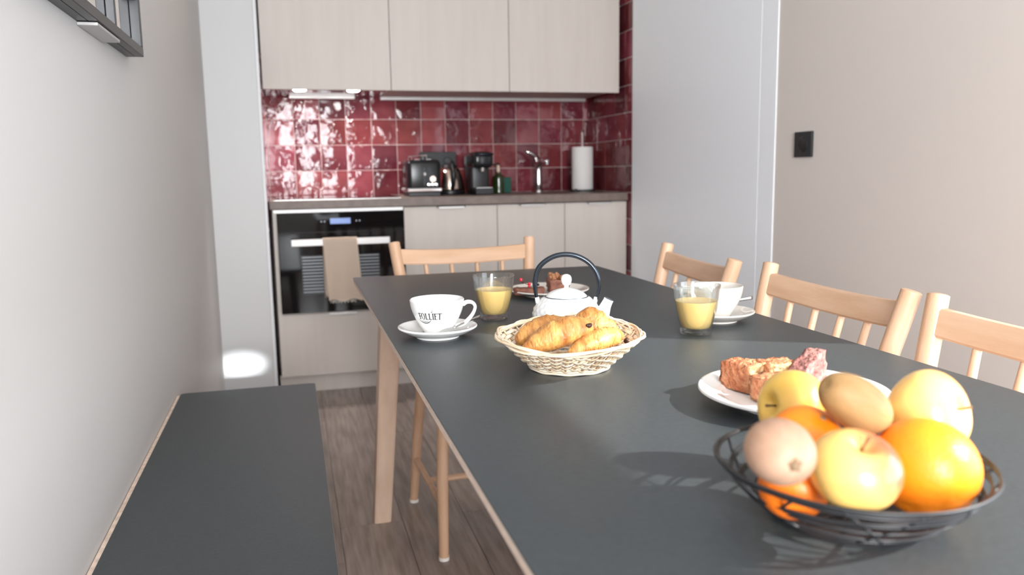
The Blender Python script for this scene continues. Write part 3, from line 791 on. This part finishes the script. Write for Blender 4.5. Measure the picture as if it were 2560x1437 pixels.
# spoons
def spoon(label, loc, rot, rx=0, group='teaspoons'):
    t = thing('teaspoon', label, 'spoon', loc, 0, group, rot=(0, rx, rot))
    bm = bmesh.new(); n = 12; rows = []
    for i in range(n + 1):
        u = i / n; x = .045 * u; wd = .0115 * math.sin(PI * min(1, .08 + .92 * u)) ** .6 if 0 < i < n else .003
        row = []
        for j in range(-4, 5):
            v = j / 4; dz = -.0045 * (1 - v * v) * math.sin(PI * u)
            row.append(bm.verts.new((x, wd * v, dz + .0055)))
        rows.append(row)
    for A, B in zip(rows, rows[1:]):
        for j in range(8): bm.faces.new((A[j], A[j + 1], B[j + 1], B[j]))
    bmesh.ops.solidify(bm, geom=bm.faces[:], thickness=.0009)
    obj('spoon_bowl', bm, MT['steel'], t, smooth='all')
    hp = smoothprof([(.003, 0, .0050), (-.02, 0, .0062), (-.05, 0, .0055), (-.078, 0, .0036)], 4)
    obj('handle', tube(bmesh.new(), hp, [.0018 + .0022 * (i / (len(hp) - 1)) ** 2 for i in range(len(hp))], 8, flat=(.4, 1), up=(0, 0, 1)), MT['steel'], t, smooth='all')
    return t
spoon('steel teaspoon on the white saucer right of the printed cup', (.2680, 1.3695, zf + .0168), math.atan2(.68, .73) + PI, .10)
spoon('thin teaspoon sticking out over the saucer of the plain cup', (c2[0] + .022, c2[1] + .022, zf + .021), PI + .15, .12)

# glasses of juice
def glass_thing(label, loc, rot):
    t = thing('juice_glass', label, 'glass', loc, rot, 'tumblers of orange juice')
    H = .0885
    def mod(r, z, a):
        f = max(0, min(1, (z - .003) / .01)) * max(0, min(1, (.066 - z) / .012))
        k = 9; ph = ((a * k / (2 * PI)) % 1) - .5
        flat = math.cos(PI / k) / math.cos(2 * PI / k * ph)
        return r * (1 + f * (flat - 1) * .9)
    out = [(0, .0025), (.020, .0025), (.0225, 0), (.0275, 0), (.0288, .003), (.0296, .014), (.0325, .027), (.0365, .042), (.0388, .056), (.0394, .066), (.0402, .076), (.0425, .0868)]
    inn = [(.0422, .0885), (.0408, .0878), (.0382, .077), (.0372, .066), (.0366, .056), (.0345, .042), (.0305, .027), (.0268, .014), (.0230, .0105), (0, .010)]
    bm = lathe(out + inn, 72, lambda r, z, a: mod(r, z, a))
    # keep the inner wall round: rebuild with separate modulation
    bm.free()
    bm = bmesh.new(); rings = []
    for idx, (r, z) in enumerate(out + inn):
        if r < 1e-6: rings.append(bm.verts.new((0, 0, z))); continue
        rings.append([bm.verts.new(((mod(r, z, 2 * PI * j / 72) if idx < len(out) else r) * math.cos(2 * PI * j / 72), (mod(r, z, 2 * PI * j / 72) if idx < len(out) else r) * math.sin(2 * PI * j / 72), z)) for j in range(72)])
    n = 72
    for A, B in zip(rings, rings[1:]):
        la, lb = isinstance(A, list), isinstance(B, list)
        for j in range(n):
            if la and lb: bm.faces.new((A[j], A[(j + 1) % n], B[(j + 1) % n], B[j]))
            elif lb: bm.faces.new((A, B[(j + 1) % n], B[j]))
            elif la: bm.faces.new((A[j], A[(j + 1) % n], B))
    obj('tumbler', bm, MT['glass'], t, smooth=True)
    g = .0003
    obj('juice', lathe([(0, .0103), (.0228, .0108), (.0265, .0143), (.0302, .0272), (.0342, .0422), (.0363, .0562), (.03665, .0592), (.0355, .0585), (0, .0583)], 64), MT['juice'], t, smooth=True)
    return t
glass_thing('glass of orange juice right of the printed white cup', (.383, 1.548, zf), .1)
glass_thing('glass of orange juice on the right, in front of the plain cup', (.690, 1.281, zf), .3)

# ------------------------------------------------------------------ teapot
t = thing('teapot', 'small white textured teapot with dark hoop handle behind the bread basket', 'teapot', (.472, 1.36, zf))
def pot_mod(r, z, a):
    if z < .006 or z > .066: return r
    k = 26; row = z / .0085
    return r * (1 + .045 * (abs(((a * k / (2 * PI) + (int(row) % 2) * .5) % 1) - .5) * 2) * (1 - abs((row % 1) - .5)))
prof = [(0, .002), (.036, .002), (.038, .0)] + [(r, z) for r, z in smoothprof([(.040, .0), (.052, .010), (.0585, .022), (.0605, .034), (.058, .046), (.052, .056), (.0455, .062), (.0405, .0665)], 4)] + [(.0395, .0672), (.0378, .0665), (.0372, .060), (.050, .045), (.053, .03), (.045, .01), (0, .006)]
obj('body', lathe(prof, 104, pot_mod), MT['pot'], t, smooth='all')
obj('lid', lathe(smoothprof([(.0372, .0665), (.0368, .0690), (.030, .0750), (.018, .0800), (.007, .0825), (0, .0828)], 4), 48), MT['pot'], t, smooth='all')
obj('lid_ring', tube(bmesh.new(), [(.0388 * math.cos(a * PI / 24), .0388 * math.sin(a * PI / 24), .0676) for a in range(48)], .0009, 6, closed=True), MT['potring'], t, smooth='all')
obj('knob', lathe(smoothprof([(0, .0820), (.0045, .0825), (.0042, .0865), (.0080, .0905), (.0098, .0975), (.0080, .1045), (.0035, .1075), (0, .1080)], 3), 24), MT['pot'], t, smooth='all')
# image-right axis at the pot
hxv = Vector((.945, -.327, 0))
def P(a, z, b=0): return hxv * a + Vector((.327, .945, 0)) * b + Vector((0, 0, z))
sp = smoothprof([(.042, 0, .012), (.056, 0, .020), (.0650, 0, .036), (.0705, 0, .049), (.0765, 0, .0615)], 4)
obj('spout', tube(bmesh.new(), [P(a, z) for a, b, z in sp], [.0190, .0188, .0185, .0180, .0174, .0167, .0158, .0148, .0138, .0128, .0119, .0111, .0104, .0098, .0094, .0092, .0093], 16), MT['pot'], t, smooth='all')
obj('spout_hole', tube(bmesh.new(), [P(.0763, .0617), P(.0768, .0627)], .0074, 14), MT['potring'], t)
for s in (-1, 1):
    bm = bmesh.new()
    tube(bm, [P(s * .0515, .056, -.004 if 0 else 0) + Vector((0, 0, 0)), P(s * .0535, .066)], [.0075, .0060], 12, flat=(1, .5))
    lg = obj('lug', bm, MT['pot'], t, smooth='all')
arc = smoothprof([(-.0525, .060), (-.0562, .078), (-.0560, .100), (-.0480, .122), (-.0270, .138), (-.004, .1435), (.0200, .1400), (.0420, .127), (.0560, .106), (.0585, .084), (.0535, .060)], 5)
rr = [.0023 + .0023 * min(1, min(i, len(arc) - 1 - i) / 8) for i in range(len(arc))]
obj('handle', tube(bmesh.new(), [P(a, z) for a, z in arc], rr, 12), MT['handle'], t, smooth='all')

# ------------------------------------------------------------------ bread basket
BC = Vector((.392, 1.118, zf)); va = math.atan2(BC.y, BC.x)
t = thing('bread_basket', 'oval bleached wicker basket holding the pastries', 'basket', BC, va)
# local x = away from camera, local y = image left
def br(u, a):
    """u 0..1 from foot to rim"""
    e = .058 + .050 * (u ** .85)
    rx = .056 + .056 * u ** .9; ry = .058 + .046 * u ** .85
    wave = .004 * math.cos(a) + .0025 * math.cos(3 * a + .6)
    return Vector((rx * math.cos(a), ry * math.sin(a), .006 + u * .042 + wave * u))
ns = 34
obj('base', lathe([(0, .003), (.055, .003), (.0565, .006), (0, .007)], 40), MT['wicker'], t, smooth=True)
for k in range(3):
    rr_ = .0575 + .0012 * k
    obj('foot_ring', tube(bmesh.new(), [((rr_) * math.cos(a * PI / 30), (rr_ + .002) * math.sin(a * PI / 30), .0022 + .0035 * k + .0005 * math.sin(a)) for a in range(60)], .0022, 6, closed=True), MT['wicker2'], t, smooth='all')
for k in range(ns):
    a = 2 * PI * (k + .5) / ns
    pts = [br(u, a + .10 * u) for u in (0, .2, .4, .6, .8, 1.0, 1.12)]
    obj('stake', tube(bmesh.new(), pts, .0017, 5), MT['wicker'], t, smooth='all')
NW = 9
def ribbon(pts, h, th):
    bm = bmesh.new(); k = len(pts); R = []
    for i in range(k):
        p, up, out_ = pts[i]
        R.append([bm.verts.new(p + up * (h / 2) * a + out_ * (th / 2) * b) for a, b in ((-1, -.3), (-.6, 1), (.6, 1), (1, -.3), (.6, -1), (-.6, -1))])
    for i in range(k):
        A, B = R[i], R[(i + 1) % k]
        for j in range(6): bm.faces.new((A[j], A[(j + 1) % 6], B[(j + 1) % 6], B[j]))
    return bm
for w_ in range(NW):
    u = (w_ + .6) / (NW + .3); pts = []; n = ns * 5
    for j in range(n):
        a = 2 * PI * j / n
        q = br(u + .008 * math.sin(a * 2 + w_) + .010 * math.sin(a * ns / 2 + w_ * PI), a + .10 * u)
        up_ = (br(min(1, u + .05), a + .10 * u) - br(u - .05 if u > .05 else 0, a + .10 * u)).normalized()
        tg = Vector((-math.sin(a), math.cos(a), 0)); out_ = tg.cross(up_).normalized()
        pts.append((q + out_ * math.sin(a * ns / 2 + w_ * PI) * .0027, up_, out_))
    obj('weaver', ribbon(pts, .0062, .0013), MT['wicker2'] if w_ % 3 else MT['wicker'], t, smooth='all')
for k in range(6):
    pts = []; n = 120; ph = k * 1.1
    for j in range(n):
        a = 2 * PI * j / n
        q = br(1.06 + .05 * math.sin(a * (2 + k % 2) + ph), a)
        out_ = Vector((math.cos(a), math.sin(a), 0)) * (.0020 + .0035 * math.sin(a * 3 + ph * 1.7))
        pts.append(q + out_ + Vector((0, 0, .0024 * math.cos(a * 4 + ph * 2))))
    obj('rim_strand', tube(bmesh.new(), pts, .0016 + .0003 * (k % 2), 6, closed=True), MT['wicker'] if k % 2 else MT['wicker2'], t, smooth='all')
for k in range(9):   # loose loops in the open border
    a0 = -.9 + .28 * k - .9
    pts = [br(.92 + .20 * math.sin(PI * s / 8), a0 + .09 * s) * 1.0 + Vector((0, 0, .002 * math.sin(PI * s / 8))) for s in range(9)]
    obj('border_loop', tube(bmesh.new(), pts, .0014, 5), MT['wicker2'], t, smooth='all')

# pastries: bent tapered rolls with flaky ridges
def pastry(label, p0, p1, r, taper=.45, bend=(0, 0, .006), chocs=(), seed=1, ridges=8, name='pastry', flat=.85):
    p0 = Vector(p0); p1 = Vector(p1); mid = (p0 + p1) / 2
    t = thing(name, label, 'pastry', mid, 0, 'chocolate pastries in the basket')
    bm = bmesh.new(); n, m_ = 46, 36; rings = []
    ax = (p1 - p0); L = ax.length; d = ax.normalized()
    a = d.cross(Vector((0, 0, 1))).normalized(); b = a.cross(d).normalized()
    for i in range(n + 1):
        u = i / n; s = math.sin(PI * (.03 + .94 * u)) ** .42
        prof = s * (1 - taper * (1 - u)) if taper >= 0 else s
        c = p0 - mid + ax * u + Vector(bend) * math.sin(PI * u)
        ring = []
        for j in range(m_):
            th = 2 * PI * j / m_
            rid = ((u * ridges + .18 * math.sin(th + seed)) % 1)
            lay = .055 * (1 - rid) ** 2
            nz = noise.noise(Vector((u * 9 + seed * 7, math.cos(th) * 1.5, math.sin(th) * 1.5))) * .10 + noise.noise(Vector((u * 30 + seed, math.cos(th) * 5, math.sin(th) * 5))) * .035
            q = r * prof * (1 + lay + nz)
            ring.append(bm.verts.new(c + a * math.cos(th) * q + b * math.sin(th) * q * flat))
        rings.append(ring)
    for A, B in zip(rings, rings[1:]):
        for j in range(m_): bm.faces.new((A[j], A[(j + 1) % m_], B[(j + 1) % m_], B[j]))
    bm.faces.new(rings[0][::-1]); bm.faces.new(rings[-1])
    obj('crust', bm, MT['crust'], t, smooth='all')
    for c, cr in chocs:
        bm = bmesh.new()
        for q in range(3):
            r0 = bmesh.ops.create_icosphere(bm, subdivisions=2, radius=cr * (1 - .15 * q))['verts']
            o_ = Vector((random.uniform(-1, 1), random.uniform(-1, 1), random.uniform(-1, 1))) * cr * .75
            for v in r0: v.co += Vector(c) - mid + o_
        obj('chocolate', bm, MT['choc'], t, smooth='all')
    return t
def at(u, v, d):
    return CAM + (R_ * ((u - 1280) / 2005.757) + U_ * ((718.5 - v) / 2005.757) + F_) * d
random.seed(5)
pastry('large golden pastry in front with a blob of chocolate', (.308, 1.075, 0.7850), (.408, 1.070, 0.8160), .0290, .35, (0, 0, .006), [((.3915, 1.0330, 0.8220), .0036)], 1, 7)
pastry('pastry at the front right of the basket with chocolate at its end', (.362, 1.030, 0.7870), (.455, 1.075, 0.7990), .0215, .38, (0, -.002, .004), [((.4620, 1.0660, 0.7920), .0040)], 2, 7)
pastry('pastry at the back left of the basket', (.315, 1.135, 0.7880), (.400, 1.150, 0.8030), .025, .2, (0, 0, .005), (), 3, 8)
pastry('tallest pastry standing behind the front one', (.440, 1.098, 0.7810), (.412, 1.112, 0.8320), .0245, -1, (0, 0, 0), (), 4, 6, flat=1)
pastry('pastry at the back right of the basket', (.425, 1.150, 0.7830), (.474, 1.130, 0.7990), .0235, .1, (0, 0, .002), (), 5, 7)

# ------------------------------------------------------------------ brownie plate
pc = (.58, 1.80)
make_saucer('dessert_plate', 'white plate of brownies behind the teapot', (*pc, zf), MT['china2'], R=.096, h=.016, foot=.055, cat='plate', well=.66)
def chunk(name, label, cat, loc, size, rot, mats, seed, group=None, rough=.0025, taper=1.0, tilt=(0, 0)):
    """irregular cake block; material 0 crust on top/sides, 1 crumb on the +-y cut faces"""
    t = thing(name, label, cat, loc, 0, group, rot=(tilt[0], tilt[1], rot))
    bm = bmesh.new(); bmesh.ops.create_cube(bm, size=1)
    bmesh.ops.subdivide_edges(bm, edges=bm.edges[:], cuts=7, use_grid_fill=True)
    for f in bm.faces:
        f.material_index = 1 if abs(f.normal.y) > .7 else 0
    for v in bm.verts:
        c = v.co.copy()
        k = taper + (1 - taper) * (c.z + .5) if c.z is not None else 1
        rnd_ = Vector((c.x * (1.02 - .10 * (c.x ** 2 + c.z ** 2)), c.y, c.z * (1.02 - .12 * c.x ** 2)))
        v.co = Vector((rnd_.x * size[0] * (1 + .12 * (c.z + .5)), rnd_.y * size[1], (rnd_.z + .5) * size[2]))
        n = noise.noise_vector(v.co * 90 + Vector((seed, seed, 0))) * rough * 1.3 + noise.noise_vector(v.co * 260 + Vector((seed, 0, 0))) * rough * .9
        if v.co.z < .001: n.z = 0
        v.co += n
        if v.co.z < 0: v.co.z = 0
    obj('crumb', bm, mats, t, smooth='all')
    return t
pz = zf + .0092
t = chunk('brownie', 'low brownie piece on the plate decorated with a berry twig', 'cake', (.523, 1.772, pz), (.066, .036, .014), -.25, [MT['brownie'], MT['brownie']], 3, 'brownies on the far plate')
t = chunk('brownie', 'tall brownie piece topped with walnuts', 'cake', (.598, 1.786, pz), (.044, .040, .030), -.1, [MT['brownie'], MT['brownie']], 9, 'brownies on the far plate', .002)
random.seed(11)
for k in range(9):
    bm = bmesh.new(); bmesh.ops.create_icosphere(bm, subdivisions=2, radius=.0065)
    for v in bm.verts: v.co += noise.noise_vector(v.co * 300 + Vector((k * 5, 0, 0))) * .0028
    obj('walnut', bm, MT['nut'], t, (random.uniform(-.016, .016), random.uniform(-.014, .014), .032 + random.uniform(0, .007)), smooth='all')
tw = thing('berry_twig', 'thin twig with red berries lying on the low brownie', 'garnish', (.523, 1.765, pz + .0165))
obj('twig', tube(bmesh.new(), [(-.020, 0, .016), (-.012, 0, .010), (.0, -.002, .0035), (.012, .0, .002), (.024, 0, .004)], .0008, 6), MT['twig'], tw)
for p, r, m_ in (((-.021, 0, .019), .0042, 'berry'), ((-.0165, -.001, .0120), .003, 'berryd'), ((-.002, -.003, .0085), .0040, 'berry'), ((-.003, -.004, .0030), .0028, 'berry'), ((.020, -.001, .0055), .0032, 'berryd')):
    bm = bmesh.new(); bmesh.ops.create_uvsphere(bm, u_segments=14, v_segments=10, radius=r)
    obj('berry', bm, MT[m_], tw, p, smooth='all')

# ------------------------------------------------------------------ cake plate
kc = (.590, .845)
make_saucer('cake_plate', 'white plate of cake slices behind the fruit bowl', (*kc, zf), MT['china'], R=.1145, h=.020, foot=.066, cat='plate', well=.70)
kz = zf + .0095
grp = 'loaf cake slices on the white plate'
cr_, cd_ = [MT['cakecrust'], MT['cake']], [MT['cakedark'], MT['cakedark']]
chunk('cake_slice', 'golden cake slice at the left of the plate, crust facing out', 'cake', (.552, .898, kz), (.030, .046, .036), .35, cr_, 2, grp, .002)
chunk('cake_slice', 'golden cake slice standing behind the front one', 'cake', (.592, .884, kz), (.040, .030, .037), .05, cr_, 5, grp, .002)
chunk('cake_slice', 'golden cake slice at the front of the plate', 'cake', (.560, .842, kz), (.046, .030, .030), .20, cr_, 8, grp, .002)
chunk('cake_slice', 'dark reddish cake slice leaning at the right of the plate', 'cake', (.634, .872, kz + .003), (.054, .024, .040), .55, cd_, 12, grp, .0015, tilt=(0, -.30))
chunk('cake_slice', 'pale cake slice lying flat on the plate', 'cake', (.628, .828, kz), (.050, .034, .010), -.2, [MT['cake'], MT['cake']], 15, grp, .0015)

# ------------------------------------------------------------------ fruit bowl
FC = Vector((.443, .551, zf))
t = thing('fruit_bowl', 'black wire bowl heaped with fruit in the foreground', 'bowl', FC)
rw = random.Random(4)
def bowlpt(u, a, jig=0):
    r = .058 + .051 * u ** .8
    return Vector((r * math.cos(a), r * math.sin(a), .0022 + .046 * u ** 1.15 + jig))
n = 96
for k in range(13):
    u = [0, .04, .14, .26, .38, .5, .62, .72, .82, .9, .96, 1, 1.0][k]
    ph = rw.uniform(0, 6.3); tl = rw.uniform(.06, .15) if 1 < k < 11 else .025
    pts = []
    for j in range(n):
        a = 2 * PI * j / n
        uu = max(0, u + tl * math.sin(a + ph) + .02 * math.sin(3 * a + ph))
        pts.append(bowlpt(uu, a))
    obj('wire_hoop', tube(bmesh.new(), pts, 0.0014, 6, closed=True), MT['blackm'], t, smooth='all')
nz_ = 14
for k in range(nz_):
    a0 = 2 * PI * k / nz_; da = .55 if k % 2 else -.50
    pts = [bowlpt(u, a0 + da * u) for u in (0, .2, .4, .6, .8, 1.0)]
    obj('wire_strut', tube(bmesh.new(), pts, 0.0014, 6), MT['blackm'], t, smooth='all')
for k in range(5):
    a = PI * k / 5 + .2
    obj('wire_base', tube(bmesh.new(), [(.058 * math.cos(a), .058 * math.sin(a), .0022), (-.058 * math.cos(a), -.058 * math.sin(a), .0022)], 0.0014, 6), MT['blackm'], t)

def apple(label, c, r, m, axis, stemdir=1):
    ax = Vector(axis).normalized()
    t = thing('apple', label, 'apple', c, 0, 'apples in the wire bowl')
    t.rotation_euler = ax.to_track_quat('Z', 'Y').to_euler()
    pts = []
    for i in range(33):
        th = PI * i / 32
        rr_ = r * (1 + .10 * math.cos(th) * math.sin(th) ** 1.0)
        x = rr_ * math.sin(th) * 1.03
        z = r * .93 * math.cos(th)
        z -= r * .34 * math.exp(-(x / (r * .30)) ** 2) * (1 if th < PI / 2 else -.8)
        pts.append((max(0, x) if 0 < i < 32 else 0, z))
    obj('skin', lathe(pts, 48, lambda q, z, a: q * (1 + .018 * math.cos(5 * a) * (1 if z < 0 else .3))), m, t, smooth='all')
    obj('stem', tube(bmesh.new(), [(0, 0, r * .58), (r * .03, 0, r * .76), (r * .10, 0, r * .98)], [.0011, .0010, .0015], 7), MT['stem'], t, smooth='all')
    return t
def citrus(label, c, r, m, axis, name='orange', grp='oranges in the wire bowl'):
    t = thing(name, label, 'orange', c, 0, grp)
    t.rotation_euler = Vector(axis).normalized().to_track_quat('Z', 'Y').to_euler()
    pts = []
    for i in range(29):
        th = PI * i / 28; x = r * math.sin(th); z = r * .95 * math.cos(th)
        z -= r * .05 * math.exp(-(x / (r * .22)) ** 2) * (1 if z > 0 else -1)
        pts.append((x if 0 < i < 28 else 0, z))
    obj('peel', lathe(pts, 48), m, t, smooth='all')
    obj('stem_button', lathe([(0, .0012), (.0022, .0010), (.0030, 0), (0, -.0005)], 10), MT['kiwiend'], t, (0, 0, r * .902), smooth=True)
    return t
def kiwi(label, c, ra, rb, m, axis):
    t = thing('kiwi', label, 'kiwi', c, 0, 'kiwis in the wire bowl')
    t.rotation_euler = Vector(axis).normalized().to_track_quat('Z', 'Y').to_euler()
    pts = []
    for i in range(29):
        th = PI * i / 28; x = rb * math.sin(th) ** .9 if 0 < i < 28 else 0; z = ra * math.cos(th)
        z -= ra * .06 * math.exp(-(x / (rb * .25)) ** 2) * (1 if z > 0 else -1)
        pts.append((x, z))
    obj('skin', lathe(pts, 40, lambda q, z, a: q * (1 + .02 * math.cos(2 * a))), m, t, smooth='all')
    bm = lathe([(0, .0022), (.0022, .0026), (.0042, .0008), (.0058, -.0010), (0, -.002)], 14, lambda q, z, a: q * (1 + .25 * math.sin(5 * a)))
    obj('blossom_end', bm, MT['kiwiend'], t, (0, 0, ra * .95), smooth=True)
    return t
tc_ = lambda p: (CAM - p).normalized()
def px(r_px, d): return r_px * d / 2005.757
p = at(2136, 1178, .600); apple('large yellow apple at the front centre of the bowl', p, px(108, .60), MT['apple1'], U_ * .80 - F_ * .42 + R_ * .06)
p = at(2312, 1168, .652); citrus('big bright orange at the right of the bowl', p, px(127, .652), MT['orange'], (.5, .3, .6))
p = at(1949, 1128, .575); kiwi('kiwi at the left front with its end facing out', p, px(96, .575), px(83, .575), MT['kiwip'], -F_ * .98 + R_ * .08 - U_ * .16)
p = at(2138, 1008, .665); kiwi('kiwi lying on top of the heap', p, px(106, .665), px(66, .665), MT['kiwi'], R_ * .80 - U_ * .50 + F_ * .25)
p = at(2320, 1032, .735); apple('yellow apple at the back right of the bowl', p, px(103, .735), MT['apple2'], R_ * .56 + U_ * .20 - F_ * .62)
p = at(1985, 1018, .775); apple('yellow apple at the back left with its stem to the left', p, px(90, .775), MT['apple3'], -R_ * .92 + U_ * .12 - F_ * .3)
p = at(2015, 1104, .690); citrus('orange between the left kiwi and the apples', p, px(93, .690), MT['orange'], (.2, -.5, .9))
p = at(1985, 1212, .640); citrus('small red-orange tangerine low behind the wires at the left', p, px(88, .64), MT['tanger'], (-.4, .3, .8), 'tangerine')
